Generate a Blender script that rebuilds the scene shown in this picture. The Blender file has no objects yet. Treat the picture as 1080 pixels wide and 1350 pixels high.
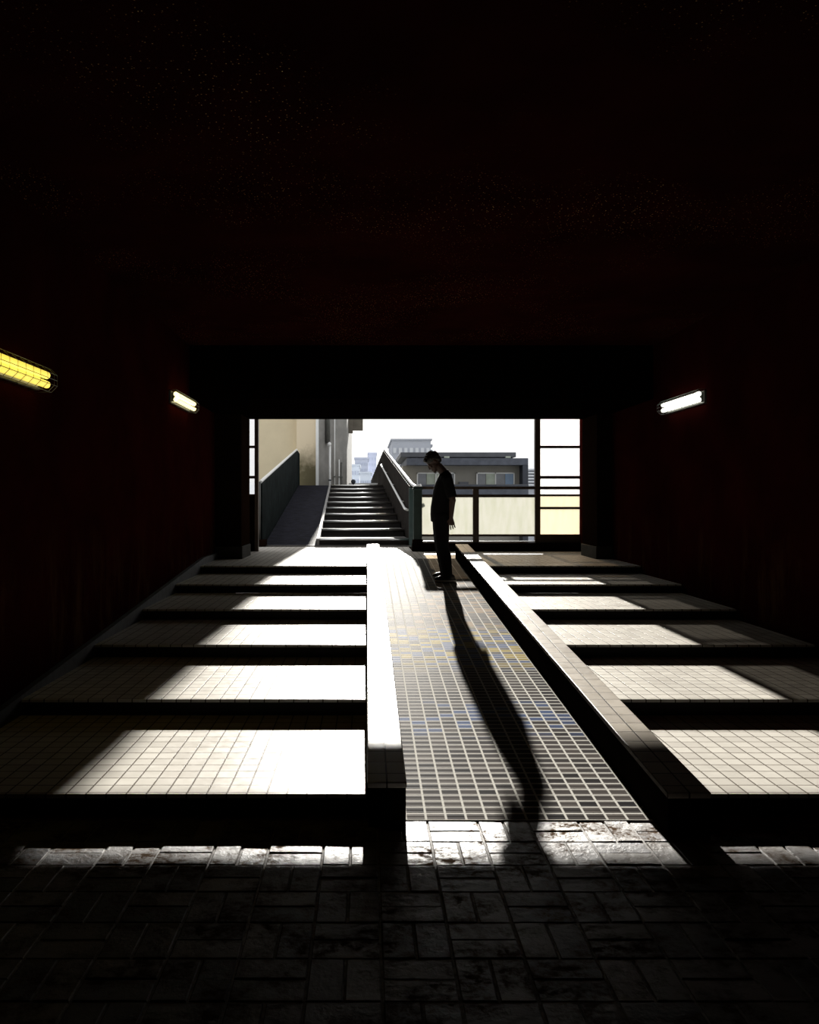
import bpy, bmesh, math, random
from mathutils import Vector, Matrix, Euler
random.seed(7)
S = bpy.context.scene
COL = S.collection
V = Vector

# ---------------------------------------------------------------- layout (metres)
EYE = 1.6
RISE, TREAD, Y0 = 0.11, 1.559, 4.235          # interior steps
XL, XR = -2.45, 3.95                          # side walls
LAND = 6 * RISE                               # landing height
RAMP_Y0, RAMP_Y1 = 4.17, 13.43
def ramp_z(y): return max(0.0, min(LAND, LAND * (y - RAMP_Y0) / (RAMP_Y1 - RAMP_Y0)))
CEIL = 3.74
LW0, LW1, RW0, RW1 = 0.0, .195, 1.43, 1.64
YR = 15.5                                     # plane of the railing and glazing

# ---------------------------------------------------------------- materials
MATS = {}
def new_mat(name):
    m = bpy.data.materials.new(name); m.use_nodes = True
    nt = m.node_tree; b = nt.nodes['Principled BSDF']
    MATS[name] = m
    return m, nt, b
def node(nt, typ, **kw):
    n = nt.nodes.new(typ)
    for k, v in kw.items(): setattr(n, k, v)
    return n
def link(nt, a, b): nt.links.new(a, b)
def math_(nt, op, a, b=None, clamp=False):
    n = node(nt, 'ShaderNodeMath', operation=op, use_clamp=clamp)
    for i, v in enumerate((a, b)):
        if v is None: continue
        if hasattr(v, 'links'): link(nt, v, n.inputs[i])
        else: n.inputs[i].default_value = v
    return n.outputs[0]
def mix_(nt, fac, a, b, mode='MIX'):
    n = node(nt, 'ShaderNodeMix', data_type='RGBA', blend_type=mode)
    for s, v in ((n.inputs[0], fac), (n.inputs[6], a), (n.inputs[7], b)):
        if hasattr(v, 'links'): link(nt, v, s)
        else: s.default_value = v if not isinstance(v, tuple) else (*v[:3], 1)
    return n.outputs[2]
def noise_(nt, vec, scale, detail=4, rough=.6):
    n = node(nt, 'ShaderNodeTexNoise'); n.inputs['Scale'].default_value = scale
    n.inputs['Detail'].default_value = detail; n.inputs['Roughness'].default_value = rough
    if vec is not None: link(nt, vec, n.inputs['Vector'])
    return n.outputs['Fac']
def range_(nt, v, a, b, c=0.0, d=1.0):
    n = node(nt, 'ShaderNodeMapRange'); link(nt, v, n.inputs[0])
    for i, x in enumerate((a, b, c, d)): n.inputs[i + 1].default_value = x
    return n.outputs[0]
def bump_(nt, h, strength, dist, normal=None):
    n = node(nt, 'ShaderNodeBump'); n.inputs['Strength'].default_value = strength
    n.inputs['Distance'].default_value = dist; link(nt, h, n.inputs['Height'])
    if normal is not None: link(nt, normal, n.inputs['Normal'])
    return n.outputs[0]
def worldpos(nt): return node(nt, 'ShaderNodeNewGeometry').outputs['Position']
def objpos(nt): return node(nt, 'ShaderNodeTexCoord').outputs['Object']

def plain(name, col, rough=.6, var=.25, nscale=6.0, metal=0.0, spec=.5, bump=0.0):
    m, nt, b = new_mat(name)
    p = objpos(nt)
    f = noise_(nt, p, nscale)
    dark = tuple(c * (1 - var) for c in col)
    c = mix_(nt, range_(nt, f, .35, .65), dark, col)
    link(nt, c, b.inputs['Base Color'])
    b.inputs['Roughness'].default_value = rough
    b.inputs['Metallic'].default_value = metal
    b.inputs['Specular IOR Level'].default_value = spec
    if bump: link(nt, bump_(nt, noise_(nt, p, nscale * 8), bump, .01), b.inputs['Normal'])
    return m

def tiles(name, c1, c2, mortar, w, h, msize, rough, off=(0, 0), dirt=(.05, .04, .03), dirt_amt=.6, bstr=.6, spec=.02, swap=False):
    """square-laid tiles in world X,Y (or X,Z when swap)"""
    m, nt, b = new_mat(name)
    p = worldpos(nt)
    sp = node(nt, 'ShaderNodeSeparateXYZ'); link(nt, p, sp.inputs[0])
    cb = node(nt, 'ShaderNodeCombineXYZ')
    link(nt, math_(nt, 'SUBTRACT', sp.outputs[0], off[0]), cb.inputs[0])
    link(nt, math_(nt, 'SUBTRACT', sp.outputs[2 if swap else 1], off[1]), cb.inputs[1])
    br = node(nt, 'ShaderNodeTexBrick', offset=0.0, squash=1.0)
    link(nt, cb.outputs[0], br.inputs['Vector'])
    br.inputs['Scale'].default_value = 1.0
    br.inputs['Brick Width'].default_value = w; br.inputs['Row Height'].default_value = h
    br.inputs['Mortar Size'].default_value = msize; br.inputs['Mortar Smooth'].default_value = .3
    br.inputs['Color1'].default_value = (*c1, 1); br.inputs['Color2'].default_value = (*c2, 1)
    br.inputs['Mortar'].default_value = (*mortar, 1)
    f = noise_(nt, p, 1.7, 6, .65)
    f2 = noise_(nt, p, 14, 4, .6)
    d = math_(nt, 'MULTIPLY', range_(nt, f, .5, .72), range_(nt, f2, .3, .65))
    d = math_(nt, 'MULTIPLY', d, dirt_amt)
    c = mix_(nt, d, br.outputs['Color'], dirt)
    link(nt, c, b.inputs['Base Color'])
    r = math_(nt, 'ADD', range_(nt, f2, .3, .7, -.07, .09), rough)
    link(nt, r, b.inputs['Roughness'])
    b.inputs['Specular IOR Level'].default_value = spec
    hgt = math_(nt, 'SUBTRACT', 1.0, br.outputs['Fac'])
    hgt = math_(nt, 'ADD', hgt, math_(nt, 'MULTIPLY', f2, .25))
    link(nt, bump_(nt, hgt, bstr, .004), b.inputs['Normal'])
    return m

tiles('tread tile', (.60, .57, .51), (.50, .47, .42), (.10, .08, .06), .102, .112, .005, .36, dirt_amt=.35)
tiles('cap tile', (.60, .58, .53), (.50, .48, .44), (.07, .06, .05), .0975, .15, .005, .36, dirt_amt=.2)
tiles('cap tile brown', (.46, .41, .34), (.34, .30, .25), (.05, .04, .03), .105, .15, .005, .42, off=(1.43, 0), dirt_amt=.5)
tiles('landing tile', (.60, .56, .50), (.50, .47, .42), (.12, .09, .07), .102, .112, .005, .4, dirt_amt=.3)
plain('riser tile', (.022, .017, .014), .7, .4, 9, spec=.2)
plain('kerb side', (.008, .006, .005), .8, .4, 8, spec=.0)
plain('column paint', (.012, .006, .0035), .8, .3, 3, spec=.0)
plain('plinth', (.05, .046, .04), .8, .3, 6, spec=.05)
plain('base trim', (.35, .30, .22), .8, .2, 4)
plain('nosing', (.95, .94, .92), .28, .03, 4, metal=1.0)
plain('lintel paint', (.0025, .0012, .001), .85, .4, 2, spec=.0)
plain('skirting', (.06, .06, .06), .6, .5, 12)
plain('frame brown', (.085, .058, .042), .5, .3, 5)
plain('frame grey green', (.035, .065, .06), .5, .35, 6)
plain('concrete', (.30, .29, .28), .85, .3, 4)
plain('metal white', (.80, .80, .78), .35, .1, 4)
plain('steel wire', (.20, .20, .19), .4, .2, 4, metal=.8)
plain('lamp housing', (.10, .10, .09), .5, .2, 5)
plain('ground', (.22, .23, .22), .9, .3, .3)

# --- wall and ceiling paint: dark oxide red, scuffed low down, fine light specks on the ceiling
def wall_mat(name, base, scuff, amt, specks):
    m, nt, b = new_mat(name)
    p = worldpos(nt)
    f = noise_(nt, p, 1.1, 6, .7)
    c = mix_(nt, range_(nt, f, .35, .7), base, tuple(x * .5 for x in base))
    mp = node(nt, 'ShaderNodeMapping'); mp.inputs['Scale'].default_value = (3, 3, .7); link(nt, p, mp.inputs[0])
    st = noise_(nt, mp.outputs[0], 1.0, 6, .7)
    if amt:
        sp = node(nt, 'ShaderNodeSeparateXYZ'); link(nt, p, sp.inputs[0])
        low = range_(nt, sp.outputs[2], 1.5, .3)
        c = mix_(nt, math_(nt, 'MULTIPLY', math_(nt, 'MULTIPLY', range_(nt, st, .52, .72), low), amt), c, scuff)
    if specks:
        v = node(nt, 'ShaderNodeTexVoronoi'); v.inputs['Scale'].default_value = 38; link(nt, p, v.inputs['Vector'])
        big = noise_(nt, p, .7, 3, .6)
        k = math_(nt, 'MULTIPLY', range_(nt, v.outputs['Distance'], .16, .06), range_(nt, big, .46, .62))
        c = mix_(nt, math_(nt, 'MULTIPLY', k, specks), c, (.75, .52, .24))
    link(nt, c, b.inputs['Base Color']); b.inputs['Roughness'].default_value = .8
    b.inputs['Specular IOR Level'].default_value = 0.0
    link(nt, bump_(nt, noise_(nt, p, 60, 3), .4, .004), b.inputs['Normal'])
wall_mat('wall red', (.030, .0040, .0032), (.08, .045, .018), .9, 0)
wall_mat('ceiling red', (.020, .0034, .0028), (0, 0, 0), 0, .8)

# --- floor pavers: real bricks, tint per brick, grime
def paver_mat():
    m, nt, b = new_mat('paver')
    p = worldpos(nt)
    rnd = node(nt, 'ShaderNodeNewGeometry').outputs['Random Per Island']
    c = mix_(nt, rnd, (.10, .105, .118), (.30, .28, .26))
    f = noise_(nt, p, 3.1, 7, .7); f2 = noise_(nt, p, 23, 5, .65)
    g = math_(nt, 'MULTIPLY', range_(nt, f, .44, .56), range_(nt, f2, .25, .55))
    c = mix_(nt, g, c, (.085, .056, .036))
    link(nt, c, b.inputs['Base Color'])
    link(nt, math_(nt, 'ADD', range_(nt, f2, .3, .7, -.1, .12), .5), b.inputs['Roughness'])
    link(nt, math_(nt, 'MULTIPLY', math_(nt, 'SUBTRACT', 1.0, g, True), .26), b.inputs['Specular IOR Level'])
    link(nt, bump_(nt, math_(nt, 'ADD', f2, math_(nt, 'MULTIPLY', g, -.6)), .7, .006), b.inputs['Normal'])
paver_mat()
plain('paver joint', (.34, .32, .30), .85, .6, 30)

# --- ramp: small dark glazed tiles, pale joints, a few rows of yellow and blue ones, anti-slip ribs
def ramp_mat():
    m, nt, b = new_mat('ramp tile')
    p = worldpos(nt)
    W, Hh = .101, .074
    sp = node(nt, 'ShaderNodeSeparateXYZ'); link(nt, p, sp.inputs[0])
    x = math_(nt, 'DIVIDE', math_(nt, 'SUBTRACT', sp.outputs[0], .195), W)
    y = math_(nt, 'DIVIDE', math_(nt, 'SUBTRACT', sp.outputs[1], RAMP_Y0), Hh)
    fx = math_(nt, 'FRACT', x); fy = math_(nt, 'FRACT', y)
    def edge(fr, wd):      # 1 on the joint
        d = math_(nt, 'ABSOLUTE', math_(nt, 'SUBTRACT', fr, .5))
        return range_(nt, d, .5 - wd, .5 - wd * .6)
    jx = edge(fx, .075); jy = edge(fy, .12)
    j = math_(nt, 'MAXIMUM', jx, jy)
    cell = node(nt, 'ShaderNodeCombineXYZ')
    link(nt, math_(nt, 'FLOOR', x), cell.inputs[0]); link(nt, math_(nt, 'FLOOR', y), cell.inputs[1])
    wn = node(nt, 'ShaderNodeTexWhiteNoise', noise_dimensions='2D'); link(nt, cell.outputs[0], wn.inputs['Vector'])
    sr = node(nt, 'ShaderNodeSeparateColor'); link(nt, wn.outputs['Color'], sr.inputs[0])
    base = mix_(nt, sr.outputs[0], (.030, .028, .029), (.10, .088, .080))
    def band(y0, y1, soft):
        return math_(nt, 'MULTIPLY', range_(nt, sp.outputs[1], y0 - soft, y0), range_(nt, sp.outputs[1], y1 + soft, y1))
    pick_y = math_(nt, 'MULTIPLY', math_(nt, 'GREATER_THAN', sr.outputs[1], .55), band(7.3, 8.2, .5))
    pick_b = math_(nt, 'MULTIPLY', math_(nt, 'LESS_THAN', sr.outputs[1], .30), math_(nt, 'MAXIMUM', band(7.2, 8.3, .4), band(5.5, 5.95, .2)))
    pick_o = math_(nt, 'MULTIPLY', math_(nt, 'GREATER_THAN', sr.outputs[2], .72), band(8.4, 11.5, .5))
    c = mix_(nt, pick_o, base, (.24, .16, .09))
    c = mix_(nt, pick_y, c, (.30, .23, .06))
    c = mix_(nt, pick_b, c, (.07, .10, .19))
    f = noise_(nt, p, 2.2, 6, .65)
    c = mix_(nt, math_(nt, 'MULTIPLY', range_(nt, f, .48, .7), .5), c, (.05, .04, .035))
    c = mix_(nt, j, c, (.62, .60, .55))
    link(nt, c, b.inputs['Base Color'])
    link(nt, math_(nt, 'ADD', math_(nt, 'MULTIPLY', j, .2), .5), b.inputs['Roughness'])
    b.inputs['Specular IOR Level'].default_value = .0006
    rib = math_(nt, 'SINE', math_(nt, 'MULTIPLY', y, 4 * math.pi))
    rib = math_(nt, 'MULTIPLY', rib, math_(nt, 'SUBTRACT', 1.0, j))
    h = math_(nt, 'ADD', math_(nt, 'MULTIPLY', rib, .25), math_(nt, 'MULTIPLY', j, -.3))
    link(nt, bump_(nt, h, .55, .004), b.inputs['Normal'])
ramp_mat()

# --- frosted panels and panes: dirty, translucent, lets a little straight light through
def frosted(name, col, clear, streak, amt=.5, tint=(1, 1, 1)):
    m, nt, b = new_mat(name)
    out = nt.nodes['Material Output']; nt.nodes.remove(b)
    p = worldpos(nt)
    mp = node(nt, 'ShaderNodeMapping'); mp.inputs['Scale'].default_value = (9, 1, 1.6); link(nt, p, mp.inputs[0])
    f = noise_(nt, mp.outputs[0], 1.3, 6, .6)
    c = mix_(nt, math_(nt, 'MULTIPLY', range_(nt, f, .4, .75), amt), col, streak)
    tl = node(nt, 'ShaderNodeBsdfTranslucent'); link(nt, c, tl.inputs[0])
    gl = node(nt, 'ShaderNodeBsdfGlossy'); gl.inputs['Roughness'].default_value = .35; gl.inputs[0].default_value = (.5, .5, .5, 1)
    tr = node(nt, 'ShaderNodeBsdfTransparent'); tr.inputs[0].default_value = (*tint, 1)
    m1 = node(nt, 'ShaderNodeMixShader'); m1.inputs[0].default_value = clear
    link(nt, tl.outputs[0], m1.inputs[1]); link(nt, tr.outputs[0], m1.inputs[2])
    m2 = node(nt, 'ShaderNodeMixShader'); m2.inputs[0].default_value = .04
    link(nt, m1.outputs[0], m2.inputs[1]); link(nt, gl.outputs[0], m2.inputs[2])
    link(nt, m2.outputs[0], out.inputs[0])
frosted('cream panel', (.295, .315, .315), .27, (.25, .275, .25), .9, (1, .88, .72))
frosted('pane white', (.55, .555, .56), .25, (.49, .505, .52), .6, (1, .97, .93))
frosted('pane yellow', (.39, .375, .335), .26, (.375, .335, .285), .6, (1, .84, .64))
frosted('pane clear', (.42, .425, .43), .93, (.38, .39, .40), .6)


def emit(name, col, strength):
    m, nt, b = new_mat(name)
    b.inputs['Base Color'].default_value = (.8, .8, .75, 1)
    b.inputs['Emission Color'].default_value = (*col, 1); b.inputs['Emission Strength'].default_value = strength
emit('tube yellow', (1, .78, .085), 1.1)
emit('tube warm', (1, .90, .42), 2.2)
emit('tube white', (.97, 1, .86), 2.6)

# person
plain('skin', (.065, .034, .024), .55, .15, 20)
plain('hair', (.012, .010, .009), .5, .4, 60)
plain('shirt cloth', (.007, .007, .008), .9, .3, 30, spec=.2)
plain('trouser cloth', (.006, .006, .008), .9, .3, 30, spec=.2)
plain('shoe', (.020, .018, .018), .6, .3, 20)
plain('shoe sole', (.45, .44, .42), .6, .1, 20)

# outside
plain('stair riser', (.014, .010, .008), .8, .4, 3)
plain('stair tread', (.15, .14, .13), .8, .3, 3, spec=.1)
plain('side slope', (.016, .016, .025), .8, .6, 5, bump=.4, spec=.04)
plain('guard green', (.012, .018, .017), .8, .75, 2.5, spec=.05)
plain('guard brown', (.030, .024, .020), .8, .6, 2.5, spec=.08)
plain('beige wall', (.66, .56, .38), .85, .10, .8)
def stained():
    m, nt, b = new_mat('beige wall stained')
    p = worldpos(nt)
    sp = node(nt, 'ShaderNodeSeparateXYZ'); link(nt, p, sp.inputs[0])
    f = noise_(nt, p, 2.5, 6, .65)
    low = range_(nt, math_(nt, 'ADD', sp.outputs[2], math_(nt, 'MULTIPLY', f, -1.6)), 2.9, 1.9)
    c = mix_(nt, low, (.68, .57, .40), (.13, .11, .055))
    link(nt, c, b.inputs['Base Color']); b.inputs['Roughness'].default_value = .85
stained()
plain('grey wall', (.26, .25, .23), .8, .3, 1.5)
plain('eave brown', (.16, .14, .11), .8, .3, 2)
plain('house wall', (.29, .275, .24), .85, .15, 1)
plain('house band', (.10, .11, .14), .8, .3, 3)
plain('house roof', (.11, .115, .13), .8, .2, 2)
plain('house pillar', (.045, .05, .065), .8, .2, 2)
plain('curtain', (.50, .56, .46), .6, .2, 3)
plain('glass dark', (.20, .21, .23), .12, .2, 2)
plain('glass blue', (.16, .27, .42), .12, .2, 2)
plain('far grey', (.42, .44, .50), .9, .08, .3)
plain('far haze blue', (.62, .66, .80), .9, .06, .2)  # distance haze painted into the wall colour as pale blue
plain('far haze blue pale', (.70, .76, .86), .9, .06, .2)  # same painted haze, paler still
plain('far haze window', (.52, .57, .70), .6, .05, .3)  # window tone paled by the painted haze as well
plain('far band', (.60, .62, .66), .9, .08, .3)
plain('red roof', (.12, .03, .028), .8, .2, 2)
plain('pale house', (.60, .66, .68), .8, .2, 2)

# ---------------------------------------------------------------- mesh helpers
class MB:
    def __init__(s, origin=(0, 0, 0)): s.bm = bmesh.new(); s.o = V(origin)
    def v(s, p): return s.bm.verts.new(V(p) - s.o)
    def f(s, vs, mi=0, smooth=False):
        try: fc = s.bm.faces.new(vs)
        except ValueError: return
        fc.material_index = mi; fc.smooth = smooth
    def box(s, x0, x1, y0, y1, z0, z1, mi=0):
        return s.hexa([(x0, y0, z0), (x1, y0, z0), (x1, y1, z0), (x0, y1, z0), (x0, y0, z1), (x1, y0, z1), (x1, y1, z1), (x0, y1, z1)], mi)
    def hexa(s, P, mi=0):
        a = [s.v(p) for p in P]
        for q in ((3, 2, 1, 0), (4, 5, 6, 7), (0, 1, 5, 4), (1, 2, 6, 5), (2, 3, 7, 6), (3, 0, 4, 7)):
            s.f([a[i] for i in q], mi)
        return s
    def prism(s, poly, a, b, axis='x', mi=0):
        """extrude a polygon: axis x -> poly is (y,z); y -> (x,z); z -> (x,y)"""
        def P(u, w, t): return {'x': (t, u, w), 'y': (u, t, w), 'z': (u, w, t)}[axis]
        A = [s.v(P(u, w, a)) for u, w in poly]; B = [s.v(P(u, w, b)) for u, w in poly]
        s.f(A, mi); s.f(B[::-1], mi); n = len(poly)
        for i in range(n): s.f([A[i], B[i], B[(i + 1) % n], A[(i + 1) % n]], mi)
        return s
    def tube(s, pts, r, n=10, mi=0, cap=True):
        pts = [V(p) for p in pts]; rings = []
        up = V((0, 0, 1))
        for i, p in enumerate(pts):
            d = (pts[min(i + 1, len(pts) - 1)] - pts[max(i - 1, 0)]).normalized()
            a = d.cross(up if abs(d.z) < .95 else V((1, 0, 0))).normalized(); b = a.cross(d)
            rr = r[i] if isinstance(r, (list, tuple)) else r
            rings.append([s.v(p + (a * math.cos(t) + b * math.sin(t)) * rr) for t in [2 * math.pi * k / n for k in range(n)]])
        for A, B in zip(rings, rings[1:]):
            for k in range(n): s.f([A[k], A[(k + 1) % n], B[(k + 1) % n], B[k]], mi, True)
        if cap: s.f(rings[0][::-1], mi); s.f(rings[-1], mi)
        return s
    def loft(s, rings, mi=0):
        """rings of points, closed ends"""
        R = [[s.v(p) for p in r] for r in rings]; n = len(R[0])
        for A, B in zip(R, R[1:]):
            for k in range(n): s.f([A[k], A[(k + 1) % n], B[(k + 1) % n], B[k]], mi, True)
        s.f(R[0][::-1], mi, True); s.f(R[-1], mi, True)
        return s
    def ell(s, c, rad, rot=(0, 0, 0), nu=20, nv=12):
        M = Euler(rot).to_matrix(); c = V(c); rings = []
        top = s.v(c + M @ V((0, 0, rad[2]))); bot = s.v(c + M @ V((0, 0, -rad[2])))
        for j in range(1, nv):
            t = math.pi * j / nv
            rings.append([s.v(c + M @ V((rad[0] * math.sin(t) * math.cos(2 * math.pi * k / nu), rad[1] * math.sin(t) * math.sin(2 * math.pi * k / nu), rad[2] * math.cos(t)))) for k in range(nu)])
        for k in range(nu):
            s.f([top, rings[0][k], rings[0][(k + 1) % nu]], 0, True); s.f([bot, rings[-1][(k + 1) % nu], rings[-1][k]], 0, True)
        for A, B in zip(rings, rings[1:]):
            for k in range(nu): s.f([A[k], B[k], B[(k + 1) % nu], A[(k + 1) % nu]], 0, True)
        return s
    def build(s, name, mats, parent=None, bevel=0.0, remesh=0.0, smooth_it=0):
        bmesh.ops.recalc_face_normals(s.bm, faces=s.bm.faces)
        me = bpy.data.meshes.new(name); s.bm.to_mesh(me); s.bm.free()
        for m in (mats if isinstance(mats, (list, tuple)) else [mats]): me.materials.append(MATS[m])
        o = bpy.data.objects.new(name, me); COL.objects.link(o); 
        if parent is not None: o.parent = parent; o.location = s.o - V(parent.get('_org', (0, 0, 0)))
        else: o.location = s.o
        o['_org'] = tuple(s.o)
        if remesh:
            md = o.modifiers.new('r', 'REMESH'); md.mode = 'VOXEL'; md.voxel_size = remesh; md.use_smooth_shade = True
            if smooth_it:
                ms = o.modifiers.new('s', 'SMOOTH'); ms.factor = .5; ms.iterations = smooth_it
        if bevel:
            mb = o.modifiers.new('b', 'BEVEL'); mb.width = bevel; mb.segments = 2; mb.limit_method = 'ANGLE'; mb.angle_limit = math.radians(40)
        return o
def tag(o, label=None, cat=None, group=None, kind=None):
    if label: o['label'] = label
    if cat: o['category'] = cat
    if group: o['group'] = group
    if kind: o['kind'] = kind
    return o
def thing(name, loc, label, cat, group=None, kind=None):
    o = bpy.data.objects.new(name, None); COL.objects.link(o); o.location = loc; o['_org'] = tuple(loc)
    o.empty_display_size = .2
    return tag(o, label, cat, group, kind)

# ================================================================= THE PASSAGE
# floor of basket-weave pavers
fl = MB()
fl.box(XL, XR, -2.0, 13.6, -.15, -.0045, 1)
def brick(x0, x1, y0, y1):
    g = .004; dz = random.uniform(-.003, .002); b = .004
    x0 += g; x1 -= g; y0 += g; y1 -= g
    lo = [fl.v(p) for p in ((x0, y0, -.014), (x1, y0, -.014), (x1, y1, -.014), (x0, y1, -.014))]
    mi = [fl.v((p[0], p[1], dz - b)) for p in ((x0, y0), (x1, y0), (x1, y1), (x0, y1))]
    tp = [fl.v((p[0], p[1], dz + random.uniform(-.001, .001))) for p in ((x0 + b, y0 + b), (x1 - b, y0 + b), (x1 - b, y1 - b), (x0 + b, y1 - b))]
    for A, B in ((lo, mi), (mi, tp)):
        for k in range(4): fl.f([A[k], A[(k + 1) % 4], B[(k + 1) % 4], B[k]], 0)
    fl.f(tp, 0)
c = .25
for i in range(int((XR - XL) / c) + 1):
    for j in range(25):
        x = XL + i * c; y = -1.835 + j * c
        x1 = min(x + c, XR)
        if x1 - x < .06 or y + c > 4.25: continue
        if (i + j) % 2 == 0:
            brick(x, x1, y, y + c / 2); brick(x, x1, y + c / 2, y + c)
        else:
            xm = min(x + c / 2, x1)
            brick(x, xm, y, y + c)
            if x1 - xm > .03: brick(xm, x1, y, y + c)
tag(fl.build('floor', ['paver', 'paver joint']), 'dark floor of basket-weave brick pavers at the foot of the steps', 'floor', kind='structure')

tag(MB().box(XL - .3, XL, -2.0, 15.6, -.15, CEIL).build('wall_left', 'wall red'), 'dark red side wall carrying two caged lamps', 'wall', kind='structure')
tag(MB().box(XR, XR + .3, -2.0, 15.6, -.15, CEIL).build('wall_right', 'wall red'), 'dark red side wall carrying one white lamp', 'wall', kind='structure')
tag(MB().box(XL - .3, XR + .3, -2.3, -2.0, -.15, CEIL + .3).build('wall_back_blocker', 'wall red'), 'unseen dark wall added behind the viewer to keep sky light out', 'wall', kind='structure')  # out of view, added to block sky light from the rear
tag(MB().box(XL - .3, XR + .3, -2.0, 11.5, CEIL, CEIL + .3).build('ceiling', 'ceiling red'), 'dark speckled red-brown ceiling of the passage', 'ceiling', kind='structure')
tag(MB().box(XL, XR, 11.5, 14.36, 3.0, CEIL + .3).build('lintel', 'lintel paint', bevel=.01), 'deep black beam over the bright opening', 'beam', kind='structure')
tag(MB().box(XL - .3, XR + .3, 14.36, 15.75, 3.5, 3.95).build('roof', 'lintel paint'), 'roof slab edge just outside the opening', 'roof', kind='structure')
for x0, x1, lab in ((XL, -2.02, 'dark square column beside the narrow glazed strip'), (3.70, XR, 'dark brown square column beside the barred yellow glazing')):
    e = thing('column', ((x0 + x1) / 2, 13.9, LAND), lab, 'column', kind='structure')
    MB(e.location).box(x0, x1, 13.43, 14.36, LAND + .2, 3.0).build('shaft', 'column paint', e, bevel=.01)
    s = -1 if x0 < 0 else 1
    MB(e.location).box(x0 - (0 if s < 0 else .015), x1 + (.015 if s < 0 else 0), 13.415, 14.375, LAND, LAND + .2).build('plinth', 'plinth', e, bevel=.008)
# landing
tag(MB().prism([(XL, Y0 + 5 * TREAD + .61), (LW0, Y0 + 5 * TREAD + .61), (LW0, RAMP_Y1 + .12), (RW1, RAMP_Y1 + .12), (RW1, Y0 + 5 * TREAD + .61), (XR, Y0 + 5 * TREAD + .61),
              (XR, 15.4), (.84, 15.4), (.84, 17.15), (XL, 17.15)], LAND - .3, LAND, 'z').build('landing', 'landing tile'),
    'sunlit tiled landing at the top of the steps and ramp', 'landing', kind='structure')
# left skirting following the slope
bb = MB()
bb.prism([(Y0 - .3, 0), (Y0 - .3, .10), (12.3, .10 + LAND), (13.43, .10 + LAND), (13.43, 0)], XL, XL + .05, 'x')
tag(bb.build('baseboard_left', 'skirting'), 'grey skirting climbing along the left wall beside the steps', 'baseboard', kind='structure')

# the two flights of broad tiled steps
def flight(x0, x1, label):
    e = thing('tiled_steps', ((x0 + x1) / 2, Y0, 0), label, 'steps', 'flights of broad tiled steps')
    for k in range(6):
        y0 = Y0 + k * TREAD; y1 = y0 + TREAD; z = (k + 1) * RISE
        if k == 5: y1 = y0 + .6
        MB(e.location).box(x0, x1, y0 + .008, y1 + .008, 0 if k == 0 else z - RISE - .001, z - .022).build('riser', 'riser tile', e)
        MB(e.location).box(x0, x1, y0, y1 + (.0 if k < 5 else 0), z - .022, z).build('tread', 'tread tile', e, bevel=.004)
    return e
flight(XL + .002, LW0, 'broad tiled steps between the two-lamp wall and the white-capped low wall')
flight(RW1, XR - .002, 'broad tiled steps between the brown-capped low wall and the one-lamp wall')

# ramp
tag(MB((.8, RAMP_Y0, 0)).prism([(RAMP_Y0, -.01), (RAMP_Y0, .004), (RAMP_Y1, LAND), (RAMP_Y1 + .12, LAND), (RAMP_Y1 + .12, -.01)], LW1, RW0, 'x').build('ramp', 'ramp tile'),
    'narrow dark ramp of small tiles with pale joints and a few coloured tiles', 'ramp')

# low walls beside the ramp
def low_wall(x0, x1, yn, cap, label):
    e = thing('low_wall', ((x0 + x1) / 2, yn, 0), label, 'low wall', 'low walls beside the ramp')
    yf = 13.55
    def zt(y): return .225 + LAND * (y - RAMP_Y0) / (RAMP_Y1 - RAMP_Y0)
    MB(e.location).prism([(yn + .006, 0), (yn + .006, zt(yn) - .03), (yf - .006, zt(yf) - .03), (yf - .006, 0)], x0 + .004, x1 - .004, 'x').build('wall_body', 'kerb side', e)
    MB(e.location).prism([(yn, zt(yn) - .03), (yn, zt(yn)), (yf, zt(yf)), (yf, zt(yf) - .03)], x0, x1, 'x').build('tiled_cap', cap, e, bevel=.006)
low_wall(LW0, LW1, 4.09, 'cap tile', 'low wall with white tiled cap, sunlit, on the left of the ramp')
low_wall(RW0, RW1, 3.97, 'cap tile brown', 'low wall with brownish tiled cap on the right of the ramp')

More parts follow.
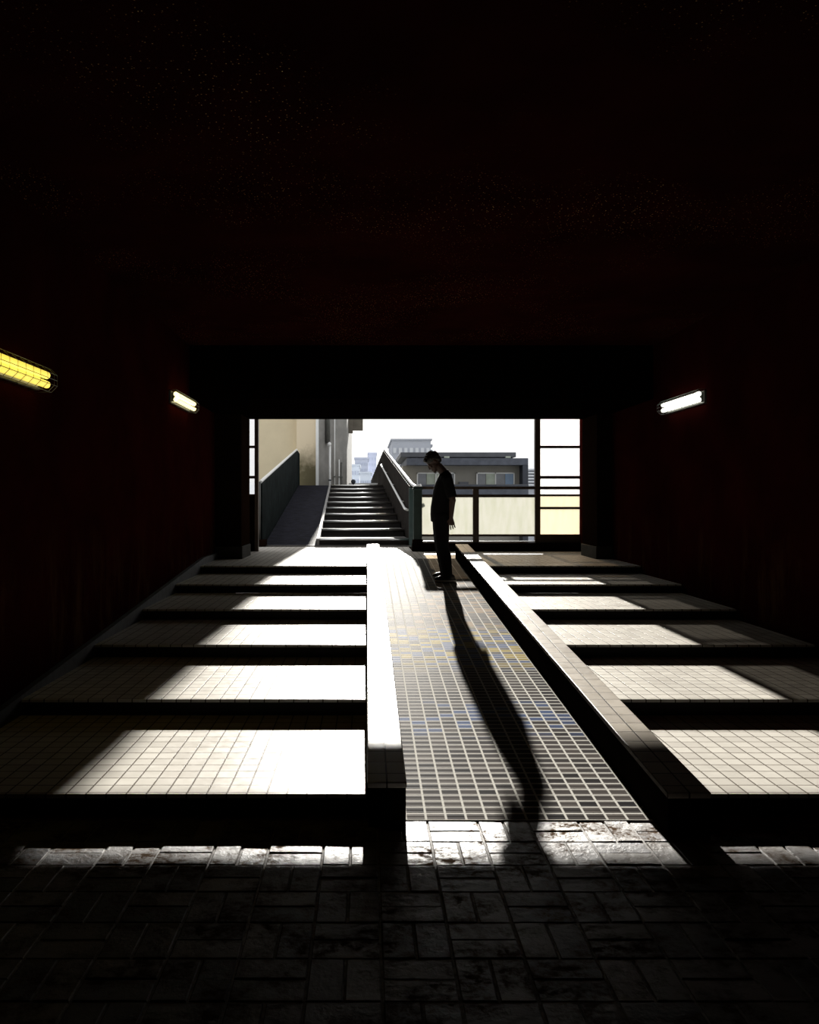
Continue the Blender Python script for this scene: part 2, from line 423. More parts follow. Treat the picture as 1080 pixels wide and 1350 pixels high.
# wall lamps with wire guards
def wall_lamp(side, ya, yb, z, tube, label):
    xw = XL if side > 0 else XR
    e = thing('wall_lamp', (xw, (ya + yb) / 2, z), label, 'lamp', 'strip lamps on the passage walls')
    X = lambda d: xw + side * d
    P = e.location
    def bx(y0, y1, d0, d1, z0, z1, m=None):
        q = m or MB(P); a, b = sorted((X(d0), X(d1))); return q.box(a, b, y0, y1, z0, z1)
    bx(ya, yb, 0, .03, z - .075, z + .075).build('back_plate', 'lamp housing', e, bevel=.005)
    q = MB(P); a = X(.03); b = X(.055)
    q.prism([(a, z - .06), (b, z - .03), (b, z + .03), (a, z + .06)], ya + .05, yb - .05, 'y')
    q.build('reflector', 'metal white', e)
    for dz in (-.034, .034):
        MB(P).tube([(X(.085), ya + .01, z + dz), (X(.085), yb - .01, z + dz)], .027, 14).build('tube', tube, e)
    for y in (ya + .03, yb - .03):
        bx(y - .010, y + .010, .03, .07, z - .055, z + .055).build('lamp_holder', 'lamp housing', e, bevel=.004)
    g = MB(P)
    n = 11
    for k in range(n):
        y = ya + .02 + (yb - ya - .04) * k / (n - 1)
        g.tube([(X(0.0), y, z + .095), (X(.10), y, z + .085), (X(.145), y, z + .04), (X(.145), y, z - .04), (X(.10), y, z - .085), (X(0.0), y, z - .095)], .0022, 6)
    for d, dz in ((.10, .085), (.145, .04), (.145, 0), (.145, -.04), (.10, -.085)):
        g.tube([(X(d), ya - .04, z + dz), (X(d), yb + .04, z + dz)], .0022, 6)
    for yy in (ya - .04, yb + .04):
        g.tube([(X(.0), yy, z + .085), (X(.10), yy, z + .085), (X(.145), yy, z + .04), (X(.145), yy, z - .04), (X(.10), yy, z - .085), (X(0), yy, z - .085)], .0022, 6)
    g.build('wire_guard', 'steel wire', e)
wall_lamp(1, 4.85, 6.17, 2.49, 'tube yellow', 'bright yellow strip lamp in a wire cage, lowest and nearest of the lamps')
wall_lamp(1, 10.30, 11.42, 2.885, 'tube warm', 'small pale yellow strip lamp near the opening, opposite the white lamp')
wall_lamp(-1, 9.70, 10.90, 2.81, 'tube white', 'white strip lamp, the only lamp on its wall')

# ================================================================= THE OPENING: kerb, railing, glazing
tag(MB().box(.84, XR, 15.4, 15.62, LAND - .3, .815).build('kerb', 'column paint', bevel=.006), 'dark kerb under the panelled railing', 'kerb', kind='structure')
e = thing('railing', (2.0, YR, .815), 'brown railing with two cream frosted panels behind the standing person', 'railing')
P = e.location
MB(P).box(.87, XR, YR - .035, YR + .035, 1.81, 1.865).build('top_rail', 'frame brown', e, bevel=.008)
for x0, x1 in ((1.965, 2.075),):
    MB(P).box(x0, x1, YR - .035, YR + .035, .815, 1.81).build('post', 'frame brown', e, bevel=.006)
pe = MB(P).box(.86, 1.02, YR - .06, YR + .06, .815, 1.86).box(.845, 1.035, YR - .075, YR + .075, 1.80, 1.83).build('end_post', 'frame grey green', e, bevel=.01)
tag(pe, 'grey-green end post')
MB(P).box(.845, 1.035, YR - .09, YR + .09, .815, .88).build('post_foot', 'column paint', e, bevel=.01)
for x0, x1 in ((1.02, 1.965), (2.075, 3.114)):
    a, b = YR - .02, YR + .02
    for z0, z1 in ((1.665, 1.715), (.935, .975)): MB(P).box(x0, x1, a, b, z0, z1).build('frame_rail', 'frame brown', e)
    MB(P).box(x0, x1, YR - .006, YR + .006, .975, 1.665).build('frosted_panel', 'cream panel', e)
MB(P).box(1.02, 3.114, YR - .02, YR + .03, .825, .85).build('bottom_strip', 'metal white', e)

def glazing(name, x0, x1, mx0, mx1, label, low):
    e = thing(name, ((x0 + x1) / 2, YR, LAND), label, 'window', kind='structure')
    P = e.location
    MB(P).box(mx0, mx1, YR - .05, YR + .05, LAND if low is None else .815, 3.5).build('mullion', 'frame brown', e, bevel=.006)
    zs = [(2.575, 2.62), (2.01, 2.06), (1.685, 1.72)]
    if low: zs += [(1.445, 1.485)]
    for a, b in zs: MB(P).box(x0, x1, YR - .03, YR + .03, a, b).build('glazing_bar', 'frame brown', e)
    cuts = [3.5] + [v for ab in zs for v in (ab[1], ab[0])] + ([.975] if low else [1.685])
    for k in range(0, len(cuts) - 1, 2):
        top, bot = cuts[k], cuts[k + 1]
        if top - bot < .01: continue
        MB(P).box(x0, x1, YR - .004, YR + .004, bot, top).build('pane', 'pane clear' if low is None else ('pane yellow' if top < 1.70 else 'pane white'), e)
    if low: MB(P).box(x0, x1, YR - .03, YR + .03, .815, .975).build('bottom_rail', 'frame brown', e)
    else: MB(P).box(x0, x1, YR - .03, YR + .03, LAND, 1.685).build('solid_panel', 'column paint', e)
glazing('window_1', 3.213, XR, 3.114, 3.213, 'barred glazing with white upper and yellow lower panes', True)
glazing('window_2', XL, -2.085, -2.085, -2.015, 'narrow strip of barred glazing beside the footbridge stairs', None)

# ================================================================= OUTSIDE
tag(MB().box(-120, 160, 16.2, 420, -4.3, -4.0).build('ground', 'ground'), 'grey ground far below the footbridge', 'ground', kind='structure')

# footbridge stairs (turns slightly left as it climbs)
SY0, SY1, NST, SR = 17.15, 29.5, 10, .148
DRIFT = -.0245
def bx(x, y): return x + DRIFT * (y - SY0)
def deck(y): return LAND + SR * NST * max(0, min(1, (y - SY0 + .6) / (SY1 - SY0)))
e = thing('footbridge_stairs', (0, SY0, LAND), 'outdoor stairs with pale nosings and a dark side slope climbing from the landing', 'stairs')
P = e.location
q = (SY1 - SY0) / (NST - 1)
for k in range(NST):
    y0 = SY0 + k * q; y1 = y0 + q if k < NST - 1 else 30.85; z0 = LAND + k * SR - (.3 if k else .3); z1 = LAND + (k + 1) * SR
    a0, a1, b0, b1 = bx(-1.0, y0), bx(.88, y0), bx(-1.0, y1), bx(.88, y1)
    def sl(m, ya, yb, za, zb):
        m.hexa([(bx(-1.0, ya), ya, za), (bx(.86, ya), ya, za), (bx(.86, yb), yb, za), (bx(-1.0, yb), yb, za),
                (bx(-1.0, ya), ya, zb), (bx(.86, ya), ya, zb), (bx(.86, yb), yb, zb), (bx(-1.0, yb), yb, zb)])
        return m
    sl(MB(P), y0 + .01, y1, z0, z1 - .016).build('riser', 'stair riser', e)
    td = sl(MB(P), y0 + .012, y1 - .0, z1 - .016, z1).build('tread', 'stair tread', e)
    nz = MB(td.location + P); nz.o = V(P); nz.tube([(bx(-.98, y0), y0 + .012, z1 - .006), (bx(.85, y0), y0 + .012, z1 - .006)], .03, 14)
    nz.build('nosing', 'nosing', td)
m = MB(P)
zb = LAND - .3
ya, yb = SY0, SY1
zt = LAND + NST * SR
m.hexa([(bx(-2.12, ya), ya, zb), (bx(-1.0, ya), ya, zb), (bx(-1.0, yb), yb, zb), (bx(-2.12, yb), yb, zb),
        (bx(-2.12, ya), ya, LAND + .02), (bx(-1.0, ya), ya, LAND + .02), (bx(-1.0, yb), yb, zt), (bx(-2.12, yb), yb, zt)])
m.hexa([(bx(-2.12, yb), yb, zb), (bx(-1.0, yb), yb, zb), (bx(-1.0, 30.85), 30.85, zb), (bx(-2.12, 30.85), 30.85, zb),
        (bx(-2.12, yb), yb, zt), (bx(-1.0, yb), yb, zt), (bx(-1.0, 30.85), 30.85, zt), (bx(-2.12, 30.85), 30.85, zt)])
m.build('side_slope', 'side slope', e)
m = MB(P)
m.hexa([(bx(-1.04, ya), ya, zb), (bx(-.98, ya), ya, zb), (bx(-.98, yb), yb, zb), (bx(-1.04, yb), yb, zb),
        (bx(-1.04, ya), ya, LAND + .16), (bx(-.98, ya), ya, LAND + .16), (bx(-.98, yb), yb, zt + .02), (bx(-1.04, yb), yb, zt + .02)])
m.build('stringer', 'concrete', e)
MB(P).box(-2.1, .9, 17.0, 17.13, LAND, LAND + .025).build('threshold', 'stair tread', e)
# far side: deck falls away again
m = MB(P); yd = 45.0
def deckz(y): return zt - (y - 30.87) * .075
m.hexa([(bx(-.4, 30.87), 30.87, zt - .4), (bx(.86, 30.87), 30.87, zt - .4), (bx(.86, yd), yd, deckz(yd) - .4), (bx(-.4, yd), yd, deckz(yd) - .4),
        (bx(-.4, 30.87), 30.87, zt), (bx(.86, 30.87), 30.87, zt), (bx(.86, yd), yd, deckz(yd)), (bx(-.4, yd), yd, deckz(yd))])
m.build('far_deck', 'concrete', e)

def guard(xb, thick, y_near, top0, yfar, label, lower, mat, inner, far):
    e = thing('guard_wall', (xb, y_near, LAND), label, 'guard wall', 'guard walls of the footbridge')
    P = e.location
    m = MB(P)
    n = 64
    def top(y):
        if y <= SY1: return top0 + (3.40 - top0) * (y - y_near) / (SY1 - y_near)
        return 3.40 - .045 * (y - SY1)
    def bot(y): return LAND - .3 if y <= SY1 else LAND - .3
    ys = [y_near + (SY1 - y_near) * k / n for k in range(n + 1)] + [SY1 + (yfar - SY1) * (k + 1) / 24 for k in range(24)]
    prev = None
    for i, y in enumerate(ys):
        w = thick / 2 + (.018 if i % 2 else 0)
        x = bx(xb, y)
        cur = [m.v((x - w, y, bot(y))), m.v((x + w, y, bot(y))), m.v((x + w, y, top(y) - .04)), m.v((x - w, y, top(y) - .04))]
        if prev:
            for k in range(4): m.f([prev[k], prev[(k + 1) % 4], cur[(k + 1) % 4], cur[k]])
        else: m.f(cur[::-1])
        prev = cur
    m.f(prev)
    m.build('ribbed_panel', mat, e)
    pts = [(bx(xb, y), y, top(y)) for y in [y_near, y_near + .01] + ys[4::6]]
    if inner > 0: pts = [(bx(xb, y_near), y_near, top0), ] + pts[1:]
    else: pts = [(bx(xb, y_near) + .16, y_near - .28, top0 - .02), (bx(xb, y_near) + .06, y_near - .22, top0 - .05)] + pts[1:]
    MB(P).tube(pts, .034, 10).build('handrail', 'metal white', e)
    if lower:
        xi = bx(xb, y_near) - .13
        pts = [(xi + .14, y_near + .05, top0 - .52), (xi + .03, y_near - .02, top0 - .52)] + [(bx(xb - .13, y), y, top(y) - .54 if y > y_near + .3 else top0 - .5) for y in [y_near + .35] + [yy for yy in ys[8:n + 1:8]]]
        h = MB(P).tube(pts, .026, 10).build('lower_handrail', 'metal white', e)
        for k in (10, 30, 50):
            y = ys[k]
            MB(P).tube([(bx(xb - .13, y), y, top(y) - .55), (bx(xb, y), y, top(y) - .60)], .012, 6).build('bracket', 'metal white', e)
    return e, P
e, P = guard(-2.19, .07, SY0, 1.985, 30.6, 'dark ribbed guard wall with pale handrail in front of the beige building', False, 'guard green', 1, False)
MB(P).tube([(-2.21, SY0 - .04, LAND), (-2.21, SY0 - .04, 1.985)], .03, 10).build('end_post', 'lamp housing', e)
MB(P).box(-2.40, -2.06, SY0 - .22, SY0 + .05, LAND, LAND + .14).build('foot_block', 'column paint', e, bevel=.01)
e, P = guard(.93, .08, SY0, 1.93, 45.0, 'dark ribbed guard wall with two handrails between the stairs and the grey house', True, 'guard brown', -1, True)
MB(P).box(.86, 1.0, SY0 - .1, SY0 + .06, LAND, 1.86).build('end_post', 'frame grey green', e, bevel=.01)
tag(MB((-.55, 33.5, deckz(33.5))).tube([(-.55, 33.5, deckz(33.5)), (-.55, 33.5, zt + .12)], .035, 10).ell((-.55, 33.5, zt + .22), (.09, .09, .1)).build('post', 'house pillar'),
    'small dark knob-topped post beyond the top of the stairs', 'post')
m = thing('barrier', (-.15, 33.95, deckz(34)), 'low dark barrier with pale top edge at the crest of the footbridge', 'barrier')
MB(m.location).box(-.72, .42, 33.9, 34.0, deckz(34), zt + .10).build('board', 'stair riser', m)
MB(m.location).box(-.74, .43, 33.88, 34.02, zt + .10, zt + .17).build('top_edge', 'metal white', m)

# beige building on the left
e = thing('building', (-3.5, 32, -4), 'beige building with stained corner and drainpipes beside the footbridge', 'building')
P = e.location
HT = 10.5
MB(P).box(-4.12, -2.62, 31.35, 44, -4, HT).build('beige_wall', 'beige wall', e)
w = MB(P).box(-2.62, -1.89, 31.0, 44, -4, HT).build('corner_wall', 'beige wall stained', e)
tag(w, 'beige corner wall with dark mould stain')
MB(P).prism([(-1.89, 31.02), (-.80, 33.2), (-.80, 44), (-1.89, 44)], -4, HT, 'z').build('side_wall', 'grey wall', e)
MB(P).box(-1.90, -1.80, 30.93, 31.1, -4, HT).build('corner_strip', 'metal white', e)
MB(P).box(-4.12, -2.64, 31.25, 31.35, 1.2, 2.2).build('base_band', 'base trim', e)
MB(P).box(-1.2, -.62, 35.6, 36.6, 4.55, 5.15).box(-.95, -.18, 35.8, 36.5, 4.66, 5.12).build('eave', 'eave brown', e)
def slant(px):         # a point just off the slanted side wall, by image column
    k = (px - 484) / 1100
    t = (-1.89 - k * 31.02) / (k * 2.18 - 1.09)
    return -1.89 + 1.09 * t, 31.02 + 2.18 * t
for px, r, z1, lab in ((431, .075, 3.75, 'broad pale downpipe with white bend, nearest the beige corner'), (434.2, .03, 3.75, None), (440, .022, 6, 'thin white pipe running full height of the grey side wall'),
                       (446, .022, 3.2, 'short thin pale pipe near the outer edge of the grey side wall'), (449.2, .035, 3.1, 'short thick grey pipe nearest the outer edge of the grey side wall')):
    x, y = slant(px); x += .04; y -= .10
    if lab is None: continue
    d = thing('downpipe', (x, y, 1.0), lab, 'pipe', 'pipes on the grey side wall')
    if px == 431:
        MB(d.location).tube([(x, y, 3.78), (x, y, 6.5)], .095, 12).build('upper_pipe', 'lamp housing', d)
        MB(d.location).ell((x + .06, y - .05, 3.74), (.075, .075, .08)).build('bend', 'metal white', d)
        MB(d.location).tube([(x + .08, y, 3.74), (x + .08, y, 1.0)], .04, 12).build('lower_pipe', 'metal white', d)
        MB(d.location).box(x + .03, x + .13, y - .05, y + .1, 2.35, 2.40).build('clip', 'house pillar', d)
    else:
        MB(d.location).tube([(x, y, 1.0), (x, y, z1)], r, 10).build('pipe', 'metal white' if r < .03 else 'lamp housing', d)
        MB(d.location).box(x - r - .01, x + r + .01, y - .04, y + .1, 2.5, 2.54).build('clip', 'lamp housing', d)

# grey house across the way
e = thing('house', (5.2, 46, -4), 'dark grey flat-roofed house with balcony windows behind the railing', 'house')
P = e.location
MB(P).box(1.95, 8.35, 45.6, 54, -4, 3.5).build('wall', 'house wall', e)
MB(P).box(2.12, 8.62, 44.6, 54, 3.5, 3.87).build('fascia', 'house band', e, bevel=.02)
MB(P).box(1.8, 8.02, 44.9, 54, 3.94, 4.2).box(2.3, 7.9, 45.2, 53, 3.87, 3.94).build('roof', 'house roof', e, bevel=.02)
for x in (4.15, 7.45): MB(P).box(x, x + .28, 44.85, 45.2, 3.9, 3.985).build('roof_vent', 'curtain', e)
MB(P).box(8.33, 8.62, 44.6, 54, -4, 3.5).build('side_pier', 'house pillar', e)
MB(P).box(1.95, 8.62, 44.55, 44.70, 1.5, 2.42).build('balcony', 'house band', e)
MB(P).box(1.95, 8.62, 44.50, 44.75, 2.42, 2.47).build('balcony_cap', 'house roof', e)
MB(P).box(1.95, 8.62, 44.6, 45.6, 1.3, 1.5).build('balcony_floor', 'house band', e)
for x0, x1, gl in ((2.72, 4.80, ('glass dark', 'curtain', 'curtain', 'glass dark')), (5.97, 8.05, ('glass dark', 'curtain', 'glass dark', 'glass blue'))):
    w = MB(P)
    for a, b in ((x0, x0 + .06), (x1 - .06, x1), ((x0 + x1) / 2 - .03, (x0 + x1) / 2 + .03)): w.box(a, b, 45.50, 45.6, 1.5, 3.13)
    w.box(x0, x1, 45.50, 45.6, 3.07, 3.13)
    w = w.build('window', 'metal white', e)
    ww = (x1 - x0) / 4
    for i, g in enumerate(gl):
        MB(P).box(x0 + i * ww + .02, x0 + (i + 1) * ww - .02, 45.55 + (i % 2) * .02, 45.58 + (i % 2) * .02, 1.5, 3.08).build('pane', g, w)
MB(P).box(5.0, 5.5, 45.2, 45.58, 1.5, 2.62).build('air_conditioner', 'house roof', e)

# distant blocks
def block(name, px0, px1, pytop, Y, mat, label, rows, cols, depth=14, extra=None, wm='far haze window'):
    k = Y / 1100
    x0, x1, zt = (px0 - 484) * k, (px1 - 484) * k, EYE + (660 - pytop) * k
    e = thing(name, ((x0 + x1) / 2, Y, -4), label, 'building', 'distant apartment blocks')
    P = e.location
    MB(P).box(x0, x1, Y, Y + depth, -4, zt).build('wall', mat, e)
    w = (x1 - x0) / cols; zb = 0; h = (zt - zb) / (rows + .4)
    for i in range(cols):
        for j in range(rows):
            MB(P).box(x0 + w * (i + .22), x0 + w * (i + .78), Y - .12, Y, zb + h * (j + .3), zb + h * (j + .75)).build('window', wm, e)
    MB(P).box(x0 - .15, x1 + .15, Y - .15, Y + depth, zt, zt + .006 * Y * .3).build('parapet', mat, e)
    if extra: extra(e, P, k, x0, x1, zt)
    return e
def side_balconies(e, P, k, x0, x1, zt):
    for py in (587, 594):
        MB(P).box(x1, x1 + 3 * k, 90.5, 94, EYE + (660 - py - 1.6) * k, EYE + (660 - py + 1.6) * k).build('balcony', 'far grey', e)
    MB(P).box(x0 + 8 * k, x0 + 16 * k, 92, 95, zt, zt + 1.2 * k).build('roof_box', 'far band', e)
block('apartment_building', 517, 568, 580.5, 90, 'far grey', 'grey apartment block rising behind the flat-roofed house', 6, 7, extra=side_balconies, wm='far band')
block('apartment_building', 485.6, 496.3, 598.5, 184, 'far haze blue', 'tallest hazy blue tower in the distance above the stairs', 9, 3)
block('apartment_building', 468, 485.4, 605, 165, 'far haze blue', 'wide hazy blue block left of the tallest distant tower', 8, 6)
block('apartment_building', 460, 474, 614, 140, 'far haze blue pale', 'low pale blue block in front of the hazy distant ones', 5, 4)
block('apartment_building', 474.5, 489.5, 624, 120, 'far haze blue pale', 'lowest pale block right above the crest of the stairs', 3, 5)
# stacked-slab building at far right
e = thing('building', (20, 100, -4), 'pale building of stacked slabs just right of the grey house', 'building')
P = e.location; k = 100 / 1100
MB(P).box(213.5 * k, 226 * k, 101, 112, -4, EYE + 41 * k).build('wall', 'far grey', e)
for i, py in enumerate((618, 622, 626, 630, 634, 638)):
    MB(P).box((212.6 - (0 if i else -1.5)) * k, 227 * k, 100, 101, EYE + (660 - py - 2.2) * k, EYE + (660 - py) * k).build('slab', 'far band', e)
# little house with red eave behind the beige building
e = thing('house', (-1.5, 60, -4), 'pale little house with dark red eave at the edge of the beige building', 'house')
P = e.location; k = 60 / 1100
MB(P).box(-2.6, (460 - 484) * k, 60, 66, -4, 3.75).build('wall', 'pale house', e)
MB(P).prism([(-2.7, 3.75), (-2.7, 5.2), (-1.75, 4.65), ((460.5 - 484) * k, 3.95), ((460.5 - 484) * k, 3.75)], 59.7, 66, 'y').build('roof', 'red roof', e)
MB(P).box((456.5 - 484) * k, (460 - 484) * k, 59.9, 60, 3.98, 4.9).build('side_board', 'far grey', e)
tag(MB((-1.34, 59.5, -4)).tube([(-1.34, 59.5, -4), (-1.34, 59.5, 5.9)], .04, 8).build('utility_pole', 'far grey'), 'thin upright pole beside the red eave', 'pole')

# ================================================================= THE PERSON
PX, PY = 1.02, 11.36
PZ = ramp_z(PY) + .002
slope = LAND / (RAMP_Y1 - RAMP_Y0)
man = thing('person', (PX, PY, PZ), 'person in dark shirt and trousers standing on the ramp, head bowed, in profile', 'person')
def L(x, y, z): return (PX + x, PY + y, PZ + z)
def ring(c, rx, ry, tilt=0.0, n=24, pw=2.0):
    """horizontal-ish ring of superellipse section; tilt leans the ring about Y"""
    out = []
    for k in range(n):
        t = 2 * math.pi * k / n; ct, st = math.cos(t), math.sin(t)
        x = rx * math.copysign(abs(ct) ** (2 / pw), ct); y = ry * math.copysign(abs(st) ** (2 / pw), st)
        out.append(L(c[0] + x * math.cos(tilt), c[1] + y, c[2] - x * math.sin(tilt)))
    return out
def limb(m, joints, n=16):
    """joints: (x,y,z,r) - a tapering chain with rounded ends"""
    for (a, b) in zip(joints, joints[1:]):
        p0, p1 = V(L(*a[:3])), V(L(*b[:3])); 
        m.tube([p0, p0.lerp(p1, .33), p0.lerp(p1, .67), p1], [a[3], a[3] * .67 + b[3] * .33, a[3] * .33 + b[3] * .67, b[3]], n)
    for j in joints: m.ell(L(*j[:3]), (j[3],) * 3)
FN, FF = -.15, .15                                       # near and far foot, across
# hands: local frames
def hand(m, wrist, d, palm_n, thumb, L_=.185):
    """wrist point, direction of the fingers d, palm normal, thumb side"""
    w = V(L(*wrist)); d = V(d).normalized(); t = V(thumb).normalized(); nrm = V(palm_n).normalized()
    # palm
    rings = []
    for s_, hw, th in ((0, .026, .020), (.03, .035, .017), (.07, .044, .016), (.092, .044, .013)):
        cc = w + d * s_
        rings.append([cc + t * hw * math.cos(a) + nrm * th * math.sin(a) for a in [2 * math.pi * k / 14 for k in range(14)]])
    m.loft(rings)
    for i, (off, ln) in enumerate(((.0345, .072), (.0115, .080), (-.0115, .074), (-.0345, .058))):
        d0 = d; b = w + d * .085 + t * off; df = (d + t * off * 6).normalized()
        curl = .35 + .12 * i
        p1 = b + df * ln * .45 + nrm * ln * .10
        p2 = p1 + (df * math.cos(curl) + nrm * math.sin(curl)) * ln * .32
        p3 = p2 + (df * math.cos(curl * 1.8) + nrm * math.sin(curl * 1.8)) * ln * .26
        m.tube([b - d * .02, b, p1, p2, p3], [.0105, .0104, .0098, .0090, .0075], 10)
        m.ell(p3, (.0076,) * 3, nu=10, nv=8)
    b = w + d * .022 + t * .022
    p1 = b + (t * .75 + d * .6 + nrm * .25).normalized() * .042
    p2 = p1 + (d * .9 + t * .25 + nrm * .3).normalized() * .032
    p3 = p2 + (d + nrm * .3).normalized() * .024
    m.tube([b - t * .01, b, p1, p2, p3], [.013, .013, .011, .010, .0075], 10); m.ell(p3, (.0076,) * 3, nu=10, nv=8)

# head frame: bowed forward (faces -X and down)
HC = V(L(-.112, 0, 1.612)); HB = Matrix.Rotation(math.radians(-42), 3, 'Y')   # local: -X is the face, +Z the crown
def H(x, y, z): return HC + HB @ V((x, y, z))
hrot = HB.to_euler()
body = MB(man.location)
# trunk
TR = [((-.012, 0, .80), .095, .150), ((-.020, 0, .88), .118, .168), ((-.022, 0, .97), .116, .160), ((-.016, 0, 1.06), .112, .150), ((.000, 0, 1.16), .116, .158),
      ((.018, 0, 1.26), .116, .172), ((.036, 0, 1.345), .104, .178), ((.042, 0, 1.40), .082, .150), ((.040, 0, 1.44), .058, .085)]
body.loft([ring(c_, a, b) for c_, a, b in TR])
# neck
limb(body, [(.045, 0, 1.40, .066), (.020, 0, 1.475, .061), (-.045, 0, 1.55, .058)])
body.ell(L(.066, 0, 1.42), (.058, .115, .055), (0, .5, 0))
# cranium, face, jaw
body.ell(H(.012, 0, .030), (.098, .077, .098), hrot)
body.ell(H(-.030, 0, -.030), (.066, .064, .090), hrot)
body.ell(H(-.052, 0, -.088), (.040, .046, .034), hrot)
body.ell(H(-.080, 0, -.108), (.020, .024, .017), hrot)             # chin
body.loft([[H(-.092 + dx, dy, z) for dx, dy in ((0, -w), (-d_, 0), (0, w), (.02, 0))] for z, d_, w in ((.012, .006, .008), (-.015, .018, .011), (-.038, .030, .016), (-.048, .012, .015))])  # nose
body.ell(H(-.089, 0, -.068), (.014, .024, .007), hrot); body.ell(H(-.087, 0, -.080), (.013, .021, .007), hrot)     # lips
for s_ in (-1, 1):
    body.ell(H(-.078, .030 * s_, .018), (.016, .024, .009), hrot)  # brow
    body.ell(H(-.080, .030 * s_, .000), (.012, .014, .010), hrot)  # eye
    body.ell(H(-.066, .040 * s_, -.030), (.020, .020, .018), hrot) # cheek
    body.ell(H(.012, .079 * s_, -.008), (.018, .010, .032), hrot)  # ear
# arms: near arm hangs slightly behind, far arm likewise
ARM_N = [(.060, -.185, 1.36, .056), (.125, -.225, 1.09, .042), (.118, -.215, 1.06, .042), (.105, -.205, .855, .027)]
ARM_F = [(.055, .185, 1.36, .056), (.095, .225, 1.09, .042), (.088, .22, 1.06, .042), (.060, .21, .855, .027)]
limb(body, [(.045, -.10, 1.375, .06)] + ARM_N); limb(body, [(.045, .10, 1.375, .06)] + ARM_F)
hand(body, ARM_N[-1][:3], (.05, .06, -1), (.25, 1, 0), (-1, .25, 0))
hand(body, ARM_F[-1][:3], (-.10, -.05, -1), (.1, -1, 0), (-1, -.1, 0))
# legs
def legs(m, grow, z_end):
    for fy in (FN, FF):
        dz = fy * slope
        s_ = -1 if fy < 0 else 1
        j = [(-.012, .088 * s_, .86, .098 + grow), (-.012, .100 * s_, .70, .086 + grow), (-.006, .122 * s_, .48, .062 + grow * 1.4), (.030, .138 * s_, .32, .060 + grow * 1.4), (.058, fy, z_end + dz, .042 + grow * 1.6)]
        limb(m, j)
legs(body, 0, .09)
for fy in (FN, FF):
    body.ell(L(.0, fy, .045 + fy * slope), (.115, .038, .034))
body.build('body', 'skin', man, remesh=.0045, smooth_it=2)
# hair
hr = MB(man.location)
hr.ell(H(.020, 0, .052), (.108, .086, .090), hrot)
hr.ell(H(-.045, 0, .090), (.058, .068, .038), hrot)
hr.ell(H(.070, 0, -.005), (.048, .070, .062), hrot)
for k in range(26):
    a = random.uniform(-1.3, 1.3); b_ = random.uniform(-.1, 1.2)
    hr.ell(H(.02 - .105 * math.sin(a) * math.cos(b_ * .6), .083 * math.sin(b_ * 2.6 - 1), .055 + .085 * math.cos(a)), (.018, .016, .016), nu=8, nv=6)
hr.build('hair', 'hair', man, remesh=.007, smooth_it=2)
# shirt
sh = MB(man.location)
SHR = [((-.020, 0, .80), .132, .182), ((-.022, 0, .90), .136, .180), ((-.020, 0, 1.0), .134, .172), ((-.010, 0, 1.08), .130, .168), ((.004, 0, 1.17), .132, .174),
       ((.020, 0, 1.26), .130, .186), ((.037, 0, 1.345), .118, .188), ((.043, 0, 1.41), .096, .158), ((.040, 0, 1.452), .068, .092)]
sh.loft([ring(c_, a, b) for c_, a, b in SHR])
for A in (ARM_N, ARM_F):
    a, b = A[0], A[1]; s_ = -1 if a[1] < 0 else 1
    t = .86
    e_ = tuple(a[i] + (b[i] - a[i]) * t for i in range(3))
    sh.ell(L(.045, .12 * s_, 1.375), (.085, .09, .065))
    p0, p1 = V(L(*a[:3])), V(L(*e_))
    sh.ell(p0, (.072, .07, .066))
    sh.tube([p0, p0.lerp(p1, .5), p1], [.070, .070, .068], 18)
sh.ell(L(.068, 0, 1.425), (.070, .130, .064), (0, .5, 0)); sh.ell(L(.035, 0, 1.462), (.072, .080, .035), (0, -.5, 0))
sh.build('shirt', 'shirt cloth', man, remesh=.009, smooth_it=3)
# trousers
tr = MB(man.location)
tr.loft([ring(c_, a, b) for c_, a, b in (((-.014, 0, .74), .105, .165), ((-.014, 0, .82), .122, .178), ((-.020, 0, .90), .126, .176), ((-.021, 0, .97), .122, .166))])
legs(tr, .018, .10)
tr.build('trousers', 'trouser cloth', man, remesh=.009, smooth_it=3)
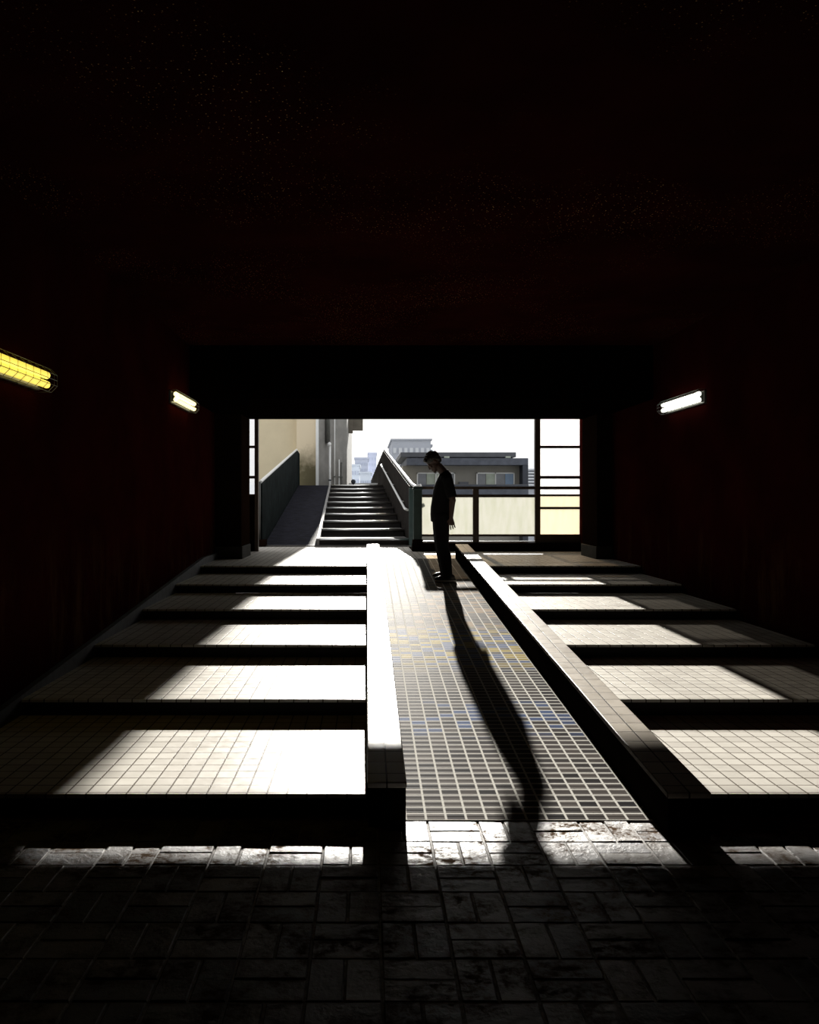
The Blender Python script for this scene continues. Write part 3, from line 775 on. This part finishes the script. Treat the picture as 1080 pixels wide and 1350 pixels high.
# shoes
for fy in (FN, FF):
    dz = fy * slope
    so = MB(man.location); 
    prof = []
    N = 28
    def outline(gr, z):
        pts = []
        for k in range(N):
            t = 2 * math.pi * k / N
            x = .035 + (.147 + gr) * math.cos(t) * -1
            w = .044 + .010 * math.cos(t) + gr
            pts.append(L(x, fy + w * math.sin(t) * (1 - .12 * abs(math.cos(t)) ** 6), z + dz + slope * 0))
        return pts
    so.loft([outline(-.004, .0), outline(.0, .012), outline(-.001, .028)])
    up = MB(man.location)
    up.loft([outline(-.003, .024), outline(-.006, .045), [V(p) for p in outline(-.020, .062)]])
    up.ell(L(.075, fy, .075 + dz), (.085, .048, .045)); up.ell(L(-.03, fy, .055 + dz), (.09, .045, .034), (0, -.18, 0))
    s_ = up.build('shoe', 'shoe', man, remesh=.007, smooth_it=2)
    so.o = man.location.copy()
    w_ = so.build('sole', 'shoe sole', s_)
    w_.location = (0, 0, 0)
    tag(w_, 'white sole')

# ================================================================= LIGHT, SKY, CAMERA
W = bpy.data.worlds.new('World'); S.world = W; W.use_nodes = True
nt = W.node_tree; bg = nt.nodes['Background']
tc = node(nt, 'ShaderNodeTexCoord').outputs['Generated']
mp = node(nt, 'ShaderNodeMapping'); mp.inputs['Scale'].default_value = (5, 5, 16); link(nt, tc, mp.inputs[0])
f = noise_(nt, mp.outputs[0], 1.0, 6, .55)
colr = mix_(nt, range_(nt, f, .38, .66), (1.0, 1.0, 1.0), (.86, .90, .95))
SUN = V((-.023, -1, -.285)).normalized()
dt = node(nt, 'ShaderNodeVectorMath', operation='DOT_PRODUCT'); link(nt, tc, dt.inputs[0]); dt.inputs[1].default_value = -SUN
halo = range_(nt, dt.outputs['Value'], .955, 1.0)
colr = mix_(nt, halo, colr, (1.35, 1.30, 1.22))
link(nt, colr, bg.inputs[0]); bg.inputs[1].default_value = 1.05

sun = bpy.data.lights.new('Sun', 'SUN'); sun.energy = 17.0; sun.angle = math.radians(.55); sun.color = (1, .96, .89)
so_ = bpy.data.objects.new('Sun', sun); COL.objects.link(so_); so_.rotation_euler = SUN.to_track_quat('-Z', 'Y').to_euler(); so_.location = (1, 30, 20)

cam = bpy.data.cameras.new('Camera'); co = bpy.data.objects.new('Camera', cam); COL.objects.link(co)
co.location = (0, 0, EYE); co.rotation_euler = (math.radians(90), 0, 0)
cam.sensor_fit = 'HORIZONTAL'; cam.sensor_width = 36; cam.lens = 36 * 1100 / 1080
cam.shift_x = (540 - 484) / 1080; cam.shift_y = -(675 - 660) / 1080
cam.clip_end = 1000; cam.clip_start = .05
S.camera = co
for o in list(COL.objects):
    if '_org' in o: del o['_org']
S.view_settings.view_transform = 'Standard'; S.view_settings.look = 'None'
S.view_settings.exposure = 0; S.view_settings.gamma = 1; S.view_settings.use_curve_mapping = False
S.cycles.use_denoising = True
S.cycles.max_bounces = 8; S.cycles.transparent_max_bounces = 8
